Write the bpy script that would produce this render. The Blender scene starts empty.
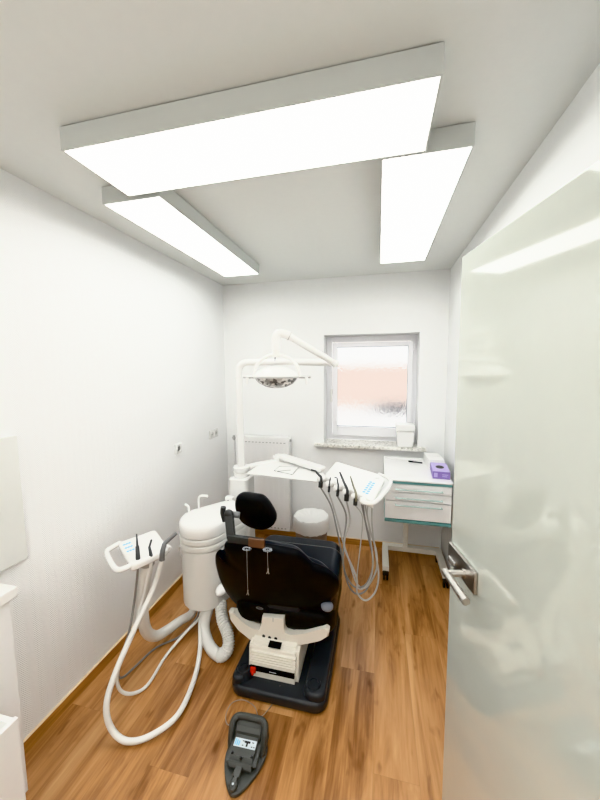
import bpy, bmesh, math, random
from mathutils import Vector, Matrix, Quaternion
PI = math.pi
R = math.radians
random.seed(4)
col = bpy.context.scene.collection

# ------------------------------------------------------------------ materials
def mat(name, c, rough=0.45, metal=0.0, coat=0.0, spec=0.5, noise=0.0, nscale=30, bump=0.0, bscale=200, emis=None, es=0, alpha=1, trans=0, sheen=0):
    m = bpy.data.materials.new(name); m.use_nodes = True
    nt = m.node_tree; b = nt.nodes['Principled BSDF']
    b.inputs['Base Color'].default_value = (*c, 1)
    b.inputs['Roughness'].default_value = rough
    b.inputs['Metallic'].default_value = metal
    b.inputs['Coat Weight'].default_value = coat
    b.inputs['Coat Roughness'].default_value = 0.05
    b.inputs['Specular IOR Level'].default_value = spec
    b.inputs['Transmission Weight'].default_value = trans
    b.inputs['Alpha'].default_value = alpha
    if emis:
        b.inputs['Emission Color'].default_value = (*emis, 1); b.inputs['Emission Strength'].default_value = es
    tc = nt.nodes.new('ShaderNodeTexCoord')
    n = nt.nodes.new('ShaderNodeTexNoise'); n.inputs['Scale'].default_value = nscale; n.inputs['Detail'].default_value = 3
    nt.links.new(tc.outputs['Object'], n.inputs['Vector'])
    mr = nt.nodes.new('ShaderNodeMapRange')
    k = max(noise, 0.015)
    mr.inputs['To Min'].default_value = 1 - k; mr.inputs['To Max'].default_value = 1 + k
    nt.links.new(n.outputs['Fac'], mr.inputs['Value'])
    mx = nt.nodes.new('ShaderNodeVectorMath'); mx.operation = 'SCALE'
    mx.inputs[0].default_value = c
    nt.links.new(mr.outputs['Result'], mx.inputs['Scale'])
    nt.links.new(mx.outputs['Vector'], b.inputs['Base Color'])
    if bump:
        n2 = nt.nodes.new('ShaderNodeTexNoise'); n2.inputs['Scale'].default_value = bscale
        nt.links.new(tc.outputs['Object'], n2.inputs['Vector'])
        bp = nt.nodes.new('ShaderNodeBump'); bp.inputs['Strength'].default_value = bump; bp.inputs['Distance'].default_value = 0.002
        nt.links.new(n2.outputs['Fac'], bp.inputs['Height']); nt.links.new(bp.outputs['Normal'], b.inputs['Normal'])
    return m

class G:
    """tiny node-graph helper"""
    def __init__(s, m): s.nt = m.node_tree; s.b = s.nt.nodes['Principled BSDF']
    def n(s, t, **kw):
        x = s.nt.nodes.new(t)
        for k, v in kw.items(): setattr(x, k, v)
        return x
    def l(s, a, b): s.nt.links.new(a, b)
    def math(s, op, a, b=None, c=None):
        x = s.n('ShaderNodeMath', operation=op)
        for i, v in enumerate((a, b, c)):
            if v is None: continue
            if isinstance(v, (int, float)): x.inputs[i].default_value = v
            else: s.l(v, x.inputs[i])
        return x.outputs[0]

def newmat(name):
    m = bpy.data.materials.new(name); m.use_nodes = True
    return m, G(m)

def wood_floor():
    m, g = newmat('oak_laminate')
    geo = g.n('ShaderNodeNewGeometry'); sep = g.n('ShaderNodeSeparateXYZ'); g.l(geo.outputs['Position'], sep.inputs[0])
    X, Y = sep.outputs[0], sep.outputs[1]
    W, L = 0.19, 1.28
    px = g.math('DIVIDE', X, W); ix = g.math('FLOOR', px); fx = g.math('SUBTRACT', px, ix)
    off = g.math('MULTIPLY', ix, 0.37)
    py = g.math('ADD', g.math('DIVIDE', Y, L), off); iy = g.math('FLOOR', py); fy = g.math('SUBTRACT', py, iy)
    idv = g.n('ShaderNodeCombineXYZ'); g.l(ix, idv.inputs[0]); g.l(iy, idv.inputs[1])
    wn = g.n('ShaderNodeTexWhiteNoise', noise_dimensions='3D'); g.l(idv.outputs[0], wn.inputs['Vector'])
    r1 = wn.outputs['Value']
    # grain stretched along y, shifted per plank
    cv = g.n('ShaderNodeCombineXYZ'); g.l(g.math('MULTIPLY', X, 9.0), cv.inputs[0]); g.l(g.math('ADD', g.math('MULTIPLY', Y, 1.1), g.math('MULTIPLY', r1, 17.0)), cv.inputs[1]); g.l(g.math('MULTIPLY', r1, 31.0), cv.inputs[2])
    n1 = g.n('ShaderNodeTexNoise'); n1.inputs['Scale'].default_value = 1.0; n1.inputs['Detail'].default_value = 5; n1.inputs['Roughness'].default_value = 0.6; n1.inputs['Distortion'].default_value = 0.9
    g.l(cv.outputs[0], n1.inputs['Vector'])
    cv2 = g.n('ShaderNodeCombineXYZ'); g.l(g.math('MULTIPLY', X, 90.0), cv2.inputs[0]); g.l(g.math('ADD', g.math('MULTIPLY', Y, 4.0), g.math('MULTIPLY', r1, 9.0)), cv2.inputs[1])
    n2 = g.n('ShaderNodeTexNoise'); n2.inputs['Scale'].default_value = 1.0; n2.inputs['Detail'].default_value = 3
    g.l(cv2.outputs[0], n2.inputs['Vector'])
    # knots
    cv3 = g.n('ShaderNodeCombineXYZ'); g.l(g.math('MULTIPLY', X, 15.0), cv3.inputs[0]); g.l(g.math('ADD', g.math('MULTIPLY', Y, 6.0), g.math('MULTIPLY', r1, 20.0)), cv3.inputs[1])
    n3 = g.n('ShaderNodeTexNoise'); n3.inputs['Scale'].default_value = 1.0; n3.inputs['Detail'].default_value = 2; g.l(cv3.outputs[0], n3.inputs['Vector'])
    kn = g.n('ShaderNodeMapRange'); kn.inputs['From Min'].default_value = 0.62; kn.inputs['From Max'].default_value = 0.78; g.l(n3.outputs['Fac'], kn.inputs['Value'])
    v = g.math('ADD', g.math('ADD', g.math('ADD', g.math('MULTIPLY', n1.outputs['Fac'], 0.62), 0.065), g.math('MULTIPLY', n2.outputs['Fac'], 0.14)), g.math('MULTIPLY', g.math('SUBTRACT', r1, 0.5), 0.07))
    v = g.math('SUBTRACT', v, g.math('MULTIPLY', kn.outputs[0], 0.13))
    cr = g.n('ShaderNodeValToRGB'); e = cr.color_ramp
    e.elements[0].position = 0.26; e.elements[0].color = (0.15, 0.058, 0.016, 1)
    e.elements[1].position = 0.60; e.elements[1].color = (0.64, 0.372, 0.178, 1)
    x = e.elements.new(0.36); x.color = (0.28, 0.128, 0.050, 1)
    x = e.elements.new(0.46); x.color = (0.49, 0.250, 0.102, 1)
    g.l(v, cr.inputs[0])
    # gaps
    ex = g.math('MINIMUM', fx, g.math('SUBTRACT', 1.0, fx)); ey = g.math('MINIMUM', fy, g.math('SUBTRACT', 1.0, fy))
    gx = g.math('LESS_THAN', g.math('MULTIPLY', ex, W), 0.0012); gy = g.math('LESS_THAN', g.math('MULTIPLY', ey, L), 0.0012)
    gap = g.math('MAXIMUM', gx, gy)
    mx = g.n('ShaderNodeMix', data_type='RGBA'); g.l(g.math('MULTIPLY', gap, 0.13), mx.inputs['Factor']); g.l(cr.outputs[0], mx.inputs['A']); mx.inputs['B'].default_value = (0.09, 0.045, 0.02, 1)
    g.l(mx.outputs['Result'], g.b.inputs['Base Color'])
    g.b.inputs['Roughness'].default_value = 0.28
    bp = g.n('ShaderNodeBump'); bp.inputs['Strength'].default_value = 0.15; bp.inputs['Distance'].default_value = 0.001
    g.l(n2.outputs['Fac'], bp.inputs['Height']); g.l(bp.outputs['Normal'], g.b.inputs['Normal'])
    return m

def wallpaper():
    m, g = newmat('embossed_wallpaper')
    geo = g.n('ShaderNodeNewGeometry'); sep = g.n('ShaderNodeSeparateXYZ'); g.l(geo.outputs['Position'], sep.inputs[0])
    Y, Zc = sep.outputs[1], sep.outputs[2]
    P = 0.075
    f = g.math('FRACT', g.math('DIVIDE', Y, P)); tri = g.math('MULTIPLY', g.math('ABSOLUTE', g.math('SUBTRACT', f, 0.5)), P * 1.7)
    s = g.math('SINE', g.math('MULTIPLY', g.math('ADD', Zc, tri), 2 * PI / 0.011))
    env = g.math('SINE', g.math('MULTIPLY', f, 2 * PI * 2)); env = g.math('ADD', g.math('MULTIPLY', env, 0.35), 0.65)
    h = g.math('MULTIPLY', s, env)
    n = g.n('ShaderNodeTexNoise'); n.inputs['Scale'].default_value = 90; g.l(geo.outputs['Position'], n.inputs['Vector'])
    h = g.math('ADD', h, g.math('MULTIPLY', n.outputs['Fac'], 1.2))
    bp = g.n('ShaderNodeBump'); bp.inputs['Strength'].default_value = 0.38; bp.inputs['Distance'].default_value = 0.0012
    g.l(h, bp.inputs['Height']); g.l(bp.outputs['Normal'], g.b.inputs['Normal'])
    g.b.inputs['Base Color'].default_value = (0.865, 0.875, 0.87, 1); g.b.inputs['Roughness'].default_value = 0.5
    return m

def stone():
    m, g = newmat('speckled_stone')
    tc = g.n('ShaderNodeTexCoord')
    v = g.n('ShaderNodeTexVoronoi'); v.inputs['Scale'].default_value = 60; g.l(tc.outputs['Object'], v.inputs['Vector'])
    cr = g.n('ShaderNodeValToRGB'); e = cr.color_ramp
    e.elements[0].position = 0.1; e.elements[0].color = (0.42, 0.41, 0.37, 1)
    e.elements[1].position = 0.8; e.elements[1].color = (0.85, 0.84, 0.80, 1)
    x = e.elements.new(0.35); x.color = (0.68, 0.67, 0.62, 1)
    g.l(v.outputs['Color'], cr.inputs[0]); g.l(cr.outputs[0], g.b.inputs['Base Color']); g.b.inputs['Roughness'].default_value = 0.3
    return m

def wet_glass():
    m, g = newmat('steamed_window_glass')
    tc = g.n('ShaderNodeTexCoord'); mp = g.n('ShaderNodeMapping'); mp.inputs['Scale'].default_value = (170, 170, 38); g.l(tc.outputs['Object'], mp.inputs[0])
    n = g.n('ShaderNodeTexNoise'); n.inputs['Scale'].default_value = 1.0; n.inputs['Detail'].default_value = 3; g.l(mp.outputs[0], n.inputs['Vector'])
    bp = g.n('ShaderNodeBump'); bp.inputs['Strength'].default_value = 1.0; bp.inputs['Distance'].default_value = 0.006
    g.l(n.outputs['Fac'], bp.inputs['Height']); g.l(bp.outputs['Normal'], g.b.inputs['Normal'])
    g.b.inputs['Transmission Weight'].default_value = 1.0; g.b.inputs['Roughness'].default_value = 0.12; g.b.inputs['IOR'].default_value = 1.15
    g.b.inputs['Base Color'].default_value = (0.97, 0.98, 1, 1)
    return m

def reflector():
    m, g = newmat('faceted_reflector')
    tc = g.n('ShaderNodeTexCoord')
    v = g.n('ShaderNodeTexVoronoi'); v.inputs['Scale'].default_value = 55; g.l(tc.outputs['Object'], v.inputs['Vector'])
    cr = g.n('ShaderNodeValToRGB'); e = cr.color_ramp
    e.elements[0].position = 0.25; e.elements[0].color = (0.14, 0.14, 0.14, 1)
    e.elements[1].position = 0.75; e.elements[1].color = (0.92, 0.92, 0.9, 1)
    g.l(v.outputs['Color'], cr.inputs[0]); g.l(cr.outputs[0], g.b.inputs['Base Color'])
    bp = g.n('ShaderNodeBump'); bp.inputs['Strength'].default_value = 0.4; bp.inputs['Distance'].default_value = 0.004
    g.l(v.outputs['Distance'], bp.inputs['Height']); g.l(bp.outputs['Normal'], g.b.inputs['Normal'])
    g.b.inputs['Metallic'].default_value = 0.1; g.b.inputs['Roughness'].default_value = 0.15; g.b.inputs['Coat Weight'].default_value = 1
    return m

def skirting_wood():
    m, g = newmat('oak_skirting')
    geo = g.n('ShaderNodeNewGeometry'); mp = g.n('ShaderNodeMapping'); mp.inputs['Scale'].default_value = (3, 3, 60); g.l(geo.outputs['Position'], mp.inputs[0])
    n = g.n('ShaderNodeTexNoise'); n.inputs['Scale'].default_value = 1.5; n.inputs['Detail'].default_value = 4; g.l(mp.outputs[0], n.inputs['Vector'])
    cr = g.n('ShaderNodeValToRGB'); e = cr.color_ramp
    e.elements[0].position = 0.3; e.elements[0].color = (0.30, 0.13, 0.035, 1)
    e.elements[1].position = 0.7; e.elements[1].color = (0.52, 0.27, 0.085, 1)
    g.l(n.outputs['Fac'], cr.inputs[0]); g.l(cr.outputs[0], g.b.inputs['Base Color']); g.b.inputs['Roughness'].default_value = 0.35
    return m

WALL = mat('white_wall_paint', (0.86, 0.87, 0.86), 0.7, bump=0.15, bscale=60)
CEIL = mat('white_ceiling_paint', (0.74, 0.76, 0.735), 0.85, bump=0.1, bscale=60)
PAPER = wallpaper(); FLOOR = wood_floor(); SKIRT = skirting_wood(); STONE = stone(); WETGLASS = wet_glass(); REFL = reflector()
SKTOP = mat('pale_skirting_top', (0.78, 0.62, 0.42), 0.4)
PVC = mat('white_window_plastic', (0.86, 0.86, 0.88), 0.3)
GASKET = mat('dark_rubber_gasket', (0.12, 0.15, 0.2), 0.6)
WPLAST = mat('white_gloss_plastic', (0.84, 0.84, 0.82), 0.25, coat=0.3)
WUNIT = mat('warm_white_unit_plastic', (0.80, 0.80, 0.765), 0.28, coat=0.3)
WMETAL = mat('white_enamelled_metal', (0.84, 0.84, 0.83), 0.3, coat=0.2)
CREAM = mat('cream_plastic', (0.82, 0.79, 0.71), 0.38)
HOSEW = mat('white_silicone_hose', (0.80, 0.80, 0.77), 0.4)
HOSEG = mat('grey_silicone_hose', (0.27, 0.265, 0.255), 0.4)
HOSEL = mat('light_grey_silicone_hose', (0.48, 0.47, 0.45), 0.4)
DGREY = mat('dark_grey_plastic', (0.040, 0.043, 0.045), 0.45)
MGREY = mat('mid_grey_plastic', (0.16, 0.165, 0.17), 0.4)
PEDALG = mat('pedal_grey_plastic', (0.078, 0.082, 0.078), 0.5, bump=0.2, bscale=500)
BASEN = mat('charcoal_base_plastic', (0.042, 0.046, 0.052), 0.42, spec=0.35, bump=0.15, bscale=400)
BLACK = mat('black_gloss_plastic', (0.009, 0.0095, 0.011), 0.28, spec=0.10)
NAVY = mat('dark_navy_leather', (0.011, 0.015, 0.022), 0.28, spec=0.35, bump=0.15, bscale=250)
BLKLEA = mat('black_leather', (0.009, 0.0095, 0.0105), 0.4, spec=0.12, bump=0.1, bscale=250)
RUBBER = mat('black_rubber', (0.012, 0.012, 0.012), 0.5)
STEEL = mat('brushed_steel', (0.52, 0.50, 0.47), 0.32, metal=1)
CHROME = mat('polished_chrome', (0.75, 0.74, 0.72), 0.12, metal=1)
GREYM = mat('grey_painted_metal', (0.45, 0.45, 0.44), 0.35, metal=0.4)
TEAL = mat('teal_edge_strip', (0.13, 0.31, 0.31), 0.2, coat=0.4)
GLASSB = mat('pale_glass_handle', (0.50, 0.66, 0.64), 0.1, metal=0.3)
PURPLE = mat('purple_cardboard', (0.27, 0.19, 0.50), 0.5, noise=0.1)
PURPLE2 = mat('pale_lilac_cardboard', (0.50, 0.43, 0.72), 0.5)
BLUE = mat('light_blue_print', (0.22, 0.58, 0.80), 0.5)
CARD = mat('white_cardboard', (0.84, 0.84, 0.82), 0.6)
RED = mat('red_switch', (0.55, 0.02, 0.01), 0.25, emis=(1, 0.05, 0.02), es=0.05)
LABELW = mat('pale_label', (0.62, 0.68, 0.72), 0.4)
DIFF = mat('glowing_diffuser', (0.9, 0.9, 0.9), 0.5, emis=(1, 1, 0.985), es=10.2)
HOUSE = mat('white_light_housing', (0.62, 0.64, 0.62), 0.5)
GAPM = mat('shadow_gap', (0.02, 0.02, 0.02), 0.8)
DOORM = mat('pale_green_lacquered_glass', (0.545, 0.575, 0.525), 0.08, coat=1.0, spec=0.5)
DOORM.node_tree.nodes['Principled BSDF'].inputs['Coat Roughness'].default_value = 0.015
DOORE = mat('door_edge_aluminium', (0.62, 0.64, 0.58), 0.4)
BAG = mat('thin_plastic_bag', (0.88, 0.88, 0.86), 0.3)
BINB = mat('grey_bin_plastic', (0.33, 0.28, 0.25), 0.35)
CLEAR = mat('clear_plastic', (0.30, 0.32, 0.34), 0.15, alpha=0.5)
WOODREFL = mat('metal_painted_wood_reflection', (0.17, 0.10, 0.07), 0.3, metal=0.5)  # brown reflection of the wood put into the metal's base colour
CORDG = mat('pale_grey_cord', (.34, .35, .36), .5)
CORD = mat('thin_beige_cable', (0.36, 0.30, 0.24), 0.5)
PINK = mat('distant_salmon_render', (0.88, 0.73, 0.66), 0.8)
SNOW = mat('white_terrace', (0.87, 0.86, 0.85), 0.8)
HEDGE = mat('dark_winter_hedge', (0.02, 0.035, 0.06), 0.9, noise=0.5)

# ------------------------------------------------------------------ geometry helpers
def V(*a): return Vector(a)
def box_bm(x0, x1, y0, y1, z0, z1, bev=0.0, seg=2, bm=None):
    bm2 = bmesh.new()
    bmesh.ops.create_cube(bm2, size=1)
    for v in bm2.verts:
        v.co = V(x0 + (v.co.x + .5) * (x1 - x0), y0 + (v.co.y + .5) * (y1 - y0), z0 + (v.co.z + .5) * (z1 - z0))
    if bev > 0:
        bmesh.ops.bevel(bm2, geom=bm2.edges[:], offset=bev, segments=seg, profile=0.5, affect='EDGES')
    return join(bm, bm2)
def join(bm, bm2):
    if bm is None: return bm2
    me = bpy.data.meshes.new('tmp'); bm2.to_mesh(me); bm2.free(); bm.from_mesh(me); bpy.data.meshes.remove(me)
    return bm
def xf(bm, M):
    bmesh.ops.transform(bm, matrix=M, verts=bm.verts[:]); return bm
def prism_bm(outline, z0, z1, bev=0.0, seg=3, bm=None, allev=True):
    """outline in xy, extruded in z"""
    b = bmesh.new()
    vs = [b.verts.new((x, y, z0)) for x, y in outline]
    f = b.faces.new(vs)
    r = bmesh.ops.extrude_face_region(b, geom=[f])
    for v in r['geom']:
        if isinstance(v, bmesh.types.BMVert): v.co.z = z1
    bmesh.ops.recalc_face_normals(b, faces=b.faces[:])
    if bev > 0:
        hor = [e for e in b.edges if abs(e.verts[0].co.z - e.verts[1].co.z) < 1e-6]
        bmesh.ops.bevel(b, geom=hor, offset=bev, segments=seg, profile=0.5, affect='EDGES')
    return join(bm, b)
def rrect(x0, x1, y0, y1, r, n=6):
    o = []
    for cx, cy, a0 in ((x1 - r, y1 - r, 0), (x0 + r, y1 - r, 90), (x0 + r, y0 + r, 180), (x1 - r, y0 + r, 270)):
        for i in range(n + 1):
            a = R(a0 + 90 * i / n); o.append((cx + r * math.cos(a), cy + r * math.sin(a)))
    return o
def capsule(c1, r1, c2, r2, n=20):
    c1 = Vector(c1); c2 = Vector(c2); d = c2 - c1; a = math.atan2(d.y, d.x); o = []
    for i in range(n + 1):
        t = a + PI / 2 + PI * i / n; o.append((c1.x + r1 * math.cos(t), c1.y + r1 * math.sin(t)))
    for i in range(n + 1):
        t = a - PI / 2 + PI * i / n; o.append((c2.x + r2 * math.cos(t), c2.y + r2 * math.sin(t)))
    return o
def smooth_pts(p, n=8, closed=False):
    p = [Vector(q) for q in p]; o = []; N = len(p)
    rng = range(N) if closed else range(N - 1)
    for i in rng:
        if closed: a, b, c, d = p[i - 1], p[i], p[(i + 1) % N], p[(i + 2) % N]
        else: a, b, c, d = p[max(i - 1, 0)], p[i], p[i + 1], p[min(i + 2, N - 1)]
        for k in range(n):
            t = k / n
            o.append(0.5 * ((2 * b) + (c - a) * t + (2 * a - 5 * b + 4 * c - d) * t * t + (3 * b - a - 3 * c + d) * t ** 3))
    if not closed: o.append(p[-1])
    return o
def tube_bm(pts, r, seg=12, n=8, smooth=True, bm=None, closed=False, flat=None, ribs=None):
    """swept round section; r number or function of t"""
    P = smooth_pts(pts, n, closed) if smooth else [Vector(q) for q in pts]
    b = bmesh.new(); N = len(P); rings = []
    t0 = (P[1] - P[0]).normalized(); up = V(0, 0, 1) if abs(t0.z) < 0.9 else V(0, 1, 0)
    nx = t0.cross(up).normalized()
    for i in range(N):
        if closed: t = (P[(i + 1) % N] - P[i - 1]).normalized()
        else: t = (P[min(i + 1, N - 1)] - P[max(i - 1, 0)]).normalized()
        nx = (nx - t * nx.dot(t)).normalized(); ny = t.cross(nx)
        rr = r(i / (N - 1)) if callable(r) else r
        ring = []
        for k in range(seg):
            a = 2 * PI * k / seg
            fx, fy = (1, 1) if flat is None else flat
            ring.append(b.verts.new(P[i] + nx * math.cos(a) * rr * fx + ny * math.sin(a) * rr * fy))
        rings.append(ring)
    m = N if closed else N - 1
    for i in range(m):
        A, B = rings[i], rings[(i + 1) % N]
        for k in range(seg):
            b.faces.new((A[k], A[(k + 1) % seg], B[(k + 1) % seg], B[k]))
    if not closed:
        b.faces.new(rings[0][::-1]); b.faces.new(rings[-1])
    bmesh.ops.recalc_face_normals(b, faces=b.faces[:])
    return join(bm, b)
def cyl_bm(a, b_, r, r2=None, seg=24, bev=0.0, bm=None):
    a = Vector(a); b_ = Vector(b_); d = b_ - a; L = d.length
    r2 = r if r2 is None else r2
    prof = [(0, 0), (r - bev, 0), (r, bev), (r2, L - bev), (r2 - bev, L), (0, L)] if bev else [(0, 0), (r, 0), (r2, L), (0, L)]
    q = lathe_bm(prof, seg)
    M = Matrix.Translation(a) @ d.to_track_quat('Z', 'Y').to_matrix().to_4x4()
    return join(bm, xf(q, M))
def lathe_bm(prof, seg=32, bm=None, sx=1, sy=1):
    b = bmesh.new(); rings = []
    for r, z in prof:
        if r < 1e-6: rings.append([b.verts.new((0, 0, z))])
        else: rings.append([b.verts.new((r * sx * math.cos(2 * PI * k / seg), r * sy * math.sin(2 * PI * k / seg), z)) for k in range(seg)])
    for A, B in zip(rings, rings[1:]):
        for k in range(seg):
            k2 = (k + 1) % seg
            if len(A) == 1 and len(B) == 1: continue
            if len(A) == 1: b.faces.new((A[0], B[k], B[k2]))
            elif len(B) == 1: b.faces.new((A[k], A[k2], B[0]))
            else: b.faces.new((A[k], A[k2], B[k2], B[k]))
    bmesh.ops.recalc_face_normals(b, faces=b.faces[:])
    return join(bm, b)
def ell_bm(c, rx, ry, rz, rot=None, bm=None, u=20, v=12):
    b = bmesh.new(); bmesh.ops.create_uvsphere(b, u_segments=u, v_segments=v, radius=1)
    M = Matrix.Translation(c) @ (rot.to_4x4() if rot else Matrix.Identity(4)) @ Matrix.Diagonal((rx, ry, rz, 1))
    return join(bm, xf(b, M))
def pillow_bm(outline, normal, rings, bm=None):
    """outline: world points in a plane; rings: (scale, offset along normal) from one face round to the other; ends closed"""
    P = [Vector(p) for p in outline]; c = sum(P, Vector()) / len(P); n = Vector(normal).normalized()
    b = bmesh.new(); rs = []
    for s, o in rings:
        if s == 0: rs.append([b.verts.new(c + n * o)])
        else: rs.append([b.verts.new(c + (p - c) * s + n * o) for p in P])
    N = len(P)
    for A, B in zip(rs, rs[1:]):
        for k in range(N):
            k2 = (k + 1) % N
            if len(A) == 1: b.faces.new((A[0], B[k], B[k2]))
            elif len(B) == 1: b.faces.new((A[k], A[k2], B[0]))
            else: b.faces.new((A[k], A[k2], B[k2], B[k]))
    if len(rs[0]) > 1: b.faces.new(rs[0][::-1])
    if len(rs[-1]) > 1: b.faces.new(rs[-1])
    bmesh.ops.recalc_face_normals(b, faces=b.faces[:])
    return join(bm, b)
def bar_bm(a, b_, w, h, bev=0.003, up=(0, 0, 1), bm=None):
    """rectangular bar from a to b; w sideways, h along up"""
    a = Vector(a); b_ = Vector(b_); d = b_ - a; L = d.length; x = d.normalized()
    y = Vector(up).cross(x).normalized(); z = x.cross(y)
    q = box_bm(0, L, -w / 2, w / 2, -h / 2, h / 2, bev)
    M = Matrix(((x.x, y.x, z.x, a.x), (x.y, y.y, z.y, a.y), (x.z, y.z, z.z, a.z), (0, 0, 0, 1)))
    return join(bm, xf(q, M))

ORG = {}
def obj(name, bm, m, parent=None, origin=None, ang=35):
    cs = [v.co for v in bm.verts]
    mn = Vector([min(c[i] for c in cs) for i in range(3)]); mxx = Vector([max(c[i] for c in cs) for i in range(3)])
    o3 = Vector(origin) if origin else V((mn.x + mxx.x) / 2, (mn.y + mxx.y) / 2, mn.z)
    for v in bm.verts: v.co -= o3
    me = bpy.data.meshes.new(name); bm.to_mesh(me); bm.free()
    for p in me.polygons: p.use_smooth = True
    me.set_sharp_from_angle(angle=R(ang))
    me.materials.append(m)
    o = bpy.data.objects.new(name, me); col.objects.link(o)
    wn = o.modifiers.new('weighted', 'WEIGHTED_NORMAL'); wn.keep_sharp = True; wn.weight = 80
    if parent: o.parent = parent; o.location = o3 - ORG[parent.name]
    else: o.location = o3
    ORG[o.name] = o3
    return o
def thing(name, label, cat, loc, group=None):
    o = bpy.data.objects.new(name, None); o.empty_display_size = 0.05; col.objects.link(o); o.location = loc; ORG[o.name] = Vector(loc)
    return tag(o, label, cat, group)
def tag(o, label, cat, group=None):
    o['label'] = label; o['category'] = cat
    if group: o['group'] = group
    return o
def struct(name, bm, m, parent=None):
    o = obj(name, bm, m, parent)
    if not parent: o['kind'] = 'structure'
    return o
def lab(o, s): o['label'] = s; return o

# ------------------------------------------------------------------ room shell
XL, XR, YB, YF, H = -1.538, 0.583, 3.121, -1.3, 2.557
struct('floor', box_bm(XL - .25, XR + .25, YF - .25, YB + .3, -.12, 0), FLOOR)
struct('ceiling', box_bm(XL - .25, XR + .25, YF - .25, YB + .3, H, H + .12), CEIL)
struct('wall_left', box_bm(XL - .25, XL, YF - .25, YB, 0, H), PAPER)
struct('wall_right', box_bm(XR, XR + .25, YF - .25, YB, 0, H), WALL)
struct('wall_front', box_bm(XL, XR, YF - .25, YF, 0, H), WALL)
WX0, WX1, WZ0, WZ1 = -.514, .352, 1.00, 2.035
b = box_bm(XL - .25, WX0, YB, YB + .3, 0, H); box_bm(WX1, XR + .25, YB, YB + .3, 0, H, bm=b)
box_bm(WX0, WX1, YB, YB + .3, 0, WZ0 - .03, bm=b); box_bm(WX0, WX1, YB, YB + .3, WZ1, H, bm=b)
struct('wall_back', b, WALL)
# oak skirting with a pale top edge
s = struct('baseboard_left', box_bm(XL, XL + .014, YF, YB, 0, .058, .002), SKIRT); struct('top_edge', box_bm(XL, XL + .0135, YF, YB, .0582, .0605), SKTOP, s)
s = struct('baseboard_back', box_bm(XL + .014, XR - .014, YB - .014, YB, 0, .058, .002), SKIRT); struct('top_edge', box_bm(XL + .014, XR - .014, YB - .0135, YB, .0582, .0605), SKTOP, s)
s = struct('baseboard_right', box_bm(XR - .014, XR, YF, YB - .014, 0, .058, .002), SKIRT)

# ------------------------------------------------------------------ window
w0 = (-0.481, 3.29, 2.007); w1 = (0.344, 3.29, 1.056)
x0, x1, z1, z0 = w0[0], w1[0], w0[2], WZ0 + .002
def frame_bm(x0, x1, z0, z1, y0, y1, t, tb=None, bev=.004):
    tb = tb or t
    b = box_bm(x0, x0 + t, y0, y1, z0, z1, bev); box_bm(x1 - t, x1, y0, y1, z0, z1, bev, bm=b)
    box_bm(x0 + t, x1 - t, y0, y1, z1 - t, z1, bev, bm=b); box_bm(x0 + t, x1 - t, y0, y1, z0, z0 + tb, bev, bm=b)
    return b
win = struct('window_1', frame_bm(WX0, WX1, WZ0 + .0, WZ1, 3.315, 3.385, .055, .055), PVC)
s0 = (-0.448, 3.3, 1.972); s1 = (0.312, 3.3, 1.092)
p0 = (-0.412, 3.32, 1.938); p1 = (0.269, 3.32, 1.136)
sx0, sx1, sz0, sz1 = s0[0], s1[0], WZ0 + .045, s0[2]
t = (p0[0] - sx0)
sash = frame_bm(sx0, sx1, sz0, sz1, 3.285, 3.335, sx1 - p1[0], p1[2] - sz0)
sash = obj('sash', sash, PVC, win)
obj('gasket', frame_bm(p0[0] + .002, p1[0] + .003, p1[2] - .002, sz1 - (sx1 - p1[0]) + .002, 3.318, 3.328, .006, .006, 0), GASKET, win)
obj('pane', box_bm(p0[0] - .03, p1[0] + .004, p1[2], sz1 - (sx1 - p1[0]) + .004, 0, .004), WETGLASS, win) if False else None
b = box_bm(sx0 + .03, sx1 - .03, 3.329, 3.333, p1[2] - .01, sz1 - .03)
obj('pane', b, WETGLASS, win)
hx = (-0.459, 3.28, 1.484)
hd = box_bm(hx[0] - .012, hx[0] + .012, 3.272, 3.285, hx[2] - .02, hx[2] + .03, .004); box_bm(hx[0] - .009, hx[0] + .009, 3.25, 3.262, hx[2] - .1, hx[2] + .02, .004, bm=hd); cyl_bm((hx[0], 3.255, hx[2] + .01), (hx[0], 3.28, hx[2] + .01), .008, bm=hd)
obj('window_handle', hd, WPLAST, win)
hg = (0.295, 3.28, 1.943); obj('hinge', cyl_bm((sx1 + .006, 3.28, sz1 - .11), (sx1 + .006, 3.28, sz1 - .02), .007), PVC, win)
struct('trim_1', box_bm(-.600, .425, 3.058, 3.314, WZ0 - .03, WZ0, .006), STONE)
# outside world
o = struct('terrace_ground', box_bm(-9, 9, 3.6, 16, .40, .50), SNOW)
b = box_bm(-6.5, 6.5, 11.5, 13, .5, 1.75); xf(b, Matrix.Identity(4))
ob = thing('neighbouring_house', 'blurred salmon coloured house seen through the steamed window', 'house', (0, 12, .5))
obj('wall', b, PINK, ob)
obj('roof', prism_bm([(-7, 11.2), (7, 11.2), (7, 13.3), (-7, 13.3)], 1.751, 1.84, .02), SNOW, ob)
rh = bmesh.new()
for i in range(115):
    x = -.28 + 1.15 * random.random() ** .6; y = 8.8 + random.random() * .5; h = random.uniform(.72, .98) - .12 * max(0, .25 - x)
    cyl_bm((x, y, .5), (x + random.uniform(-.04, .04), y, h), .014, .005, seg=5, bm=rh)
tag(obj('winter_shrub', rh, HEDGE), 'dark blurred shrub seen low through the steamed window', 'shrub')

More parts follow.
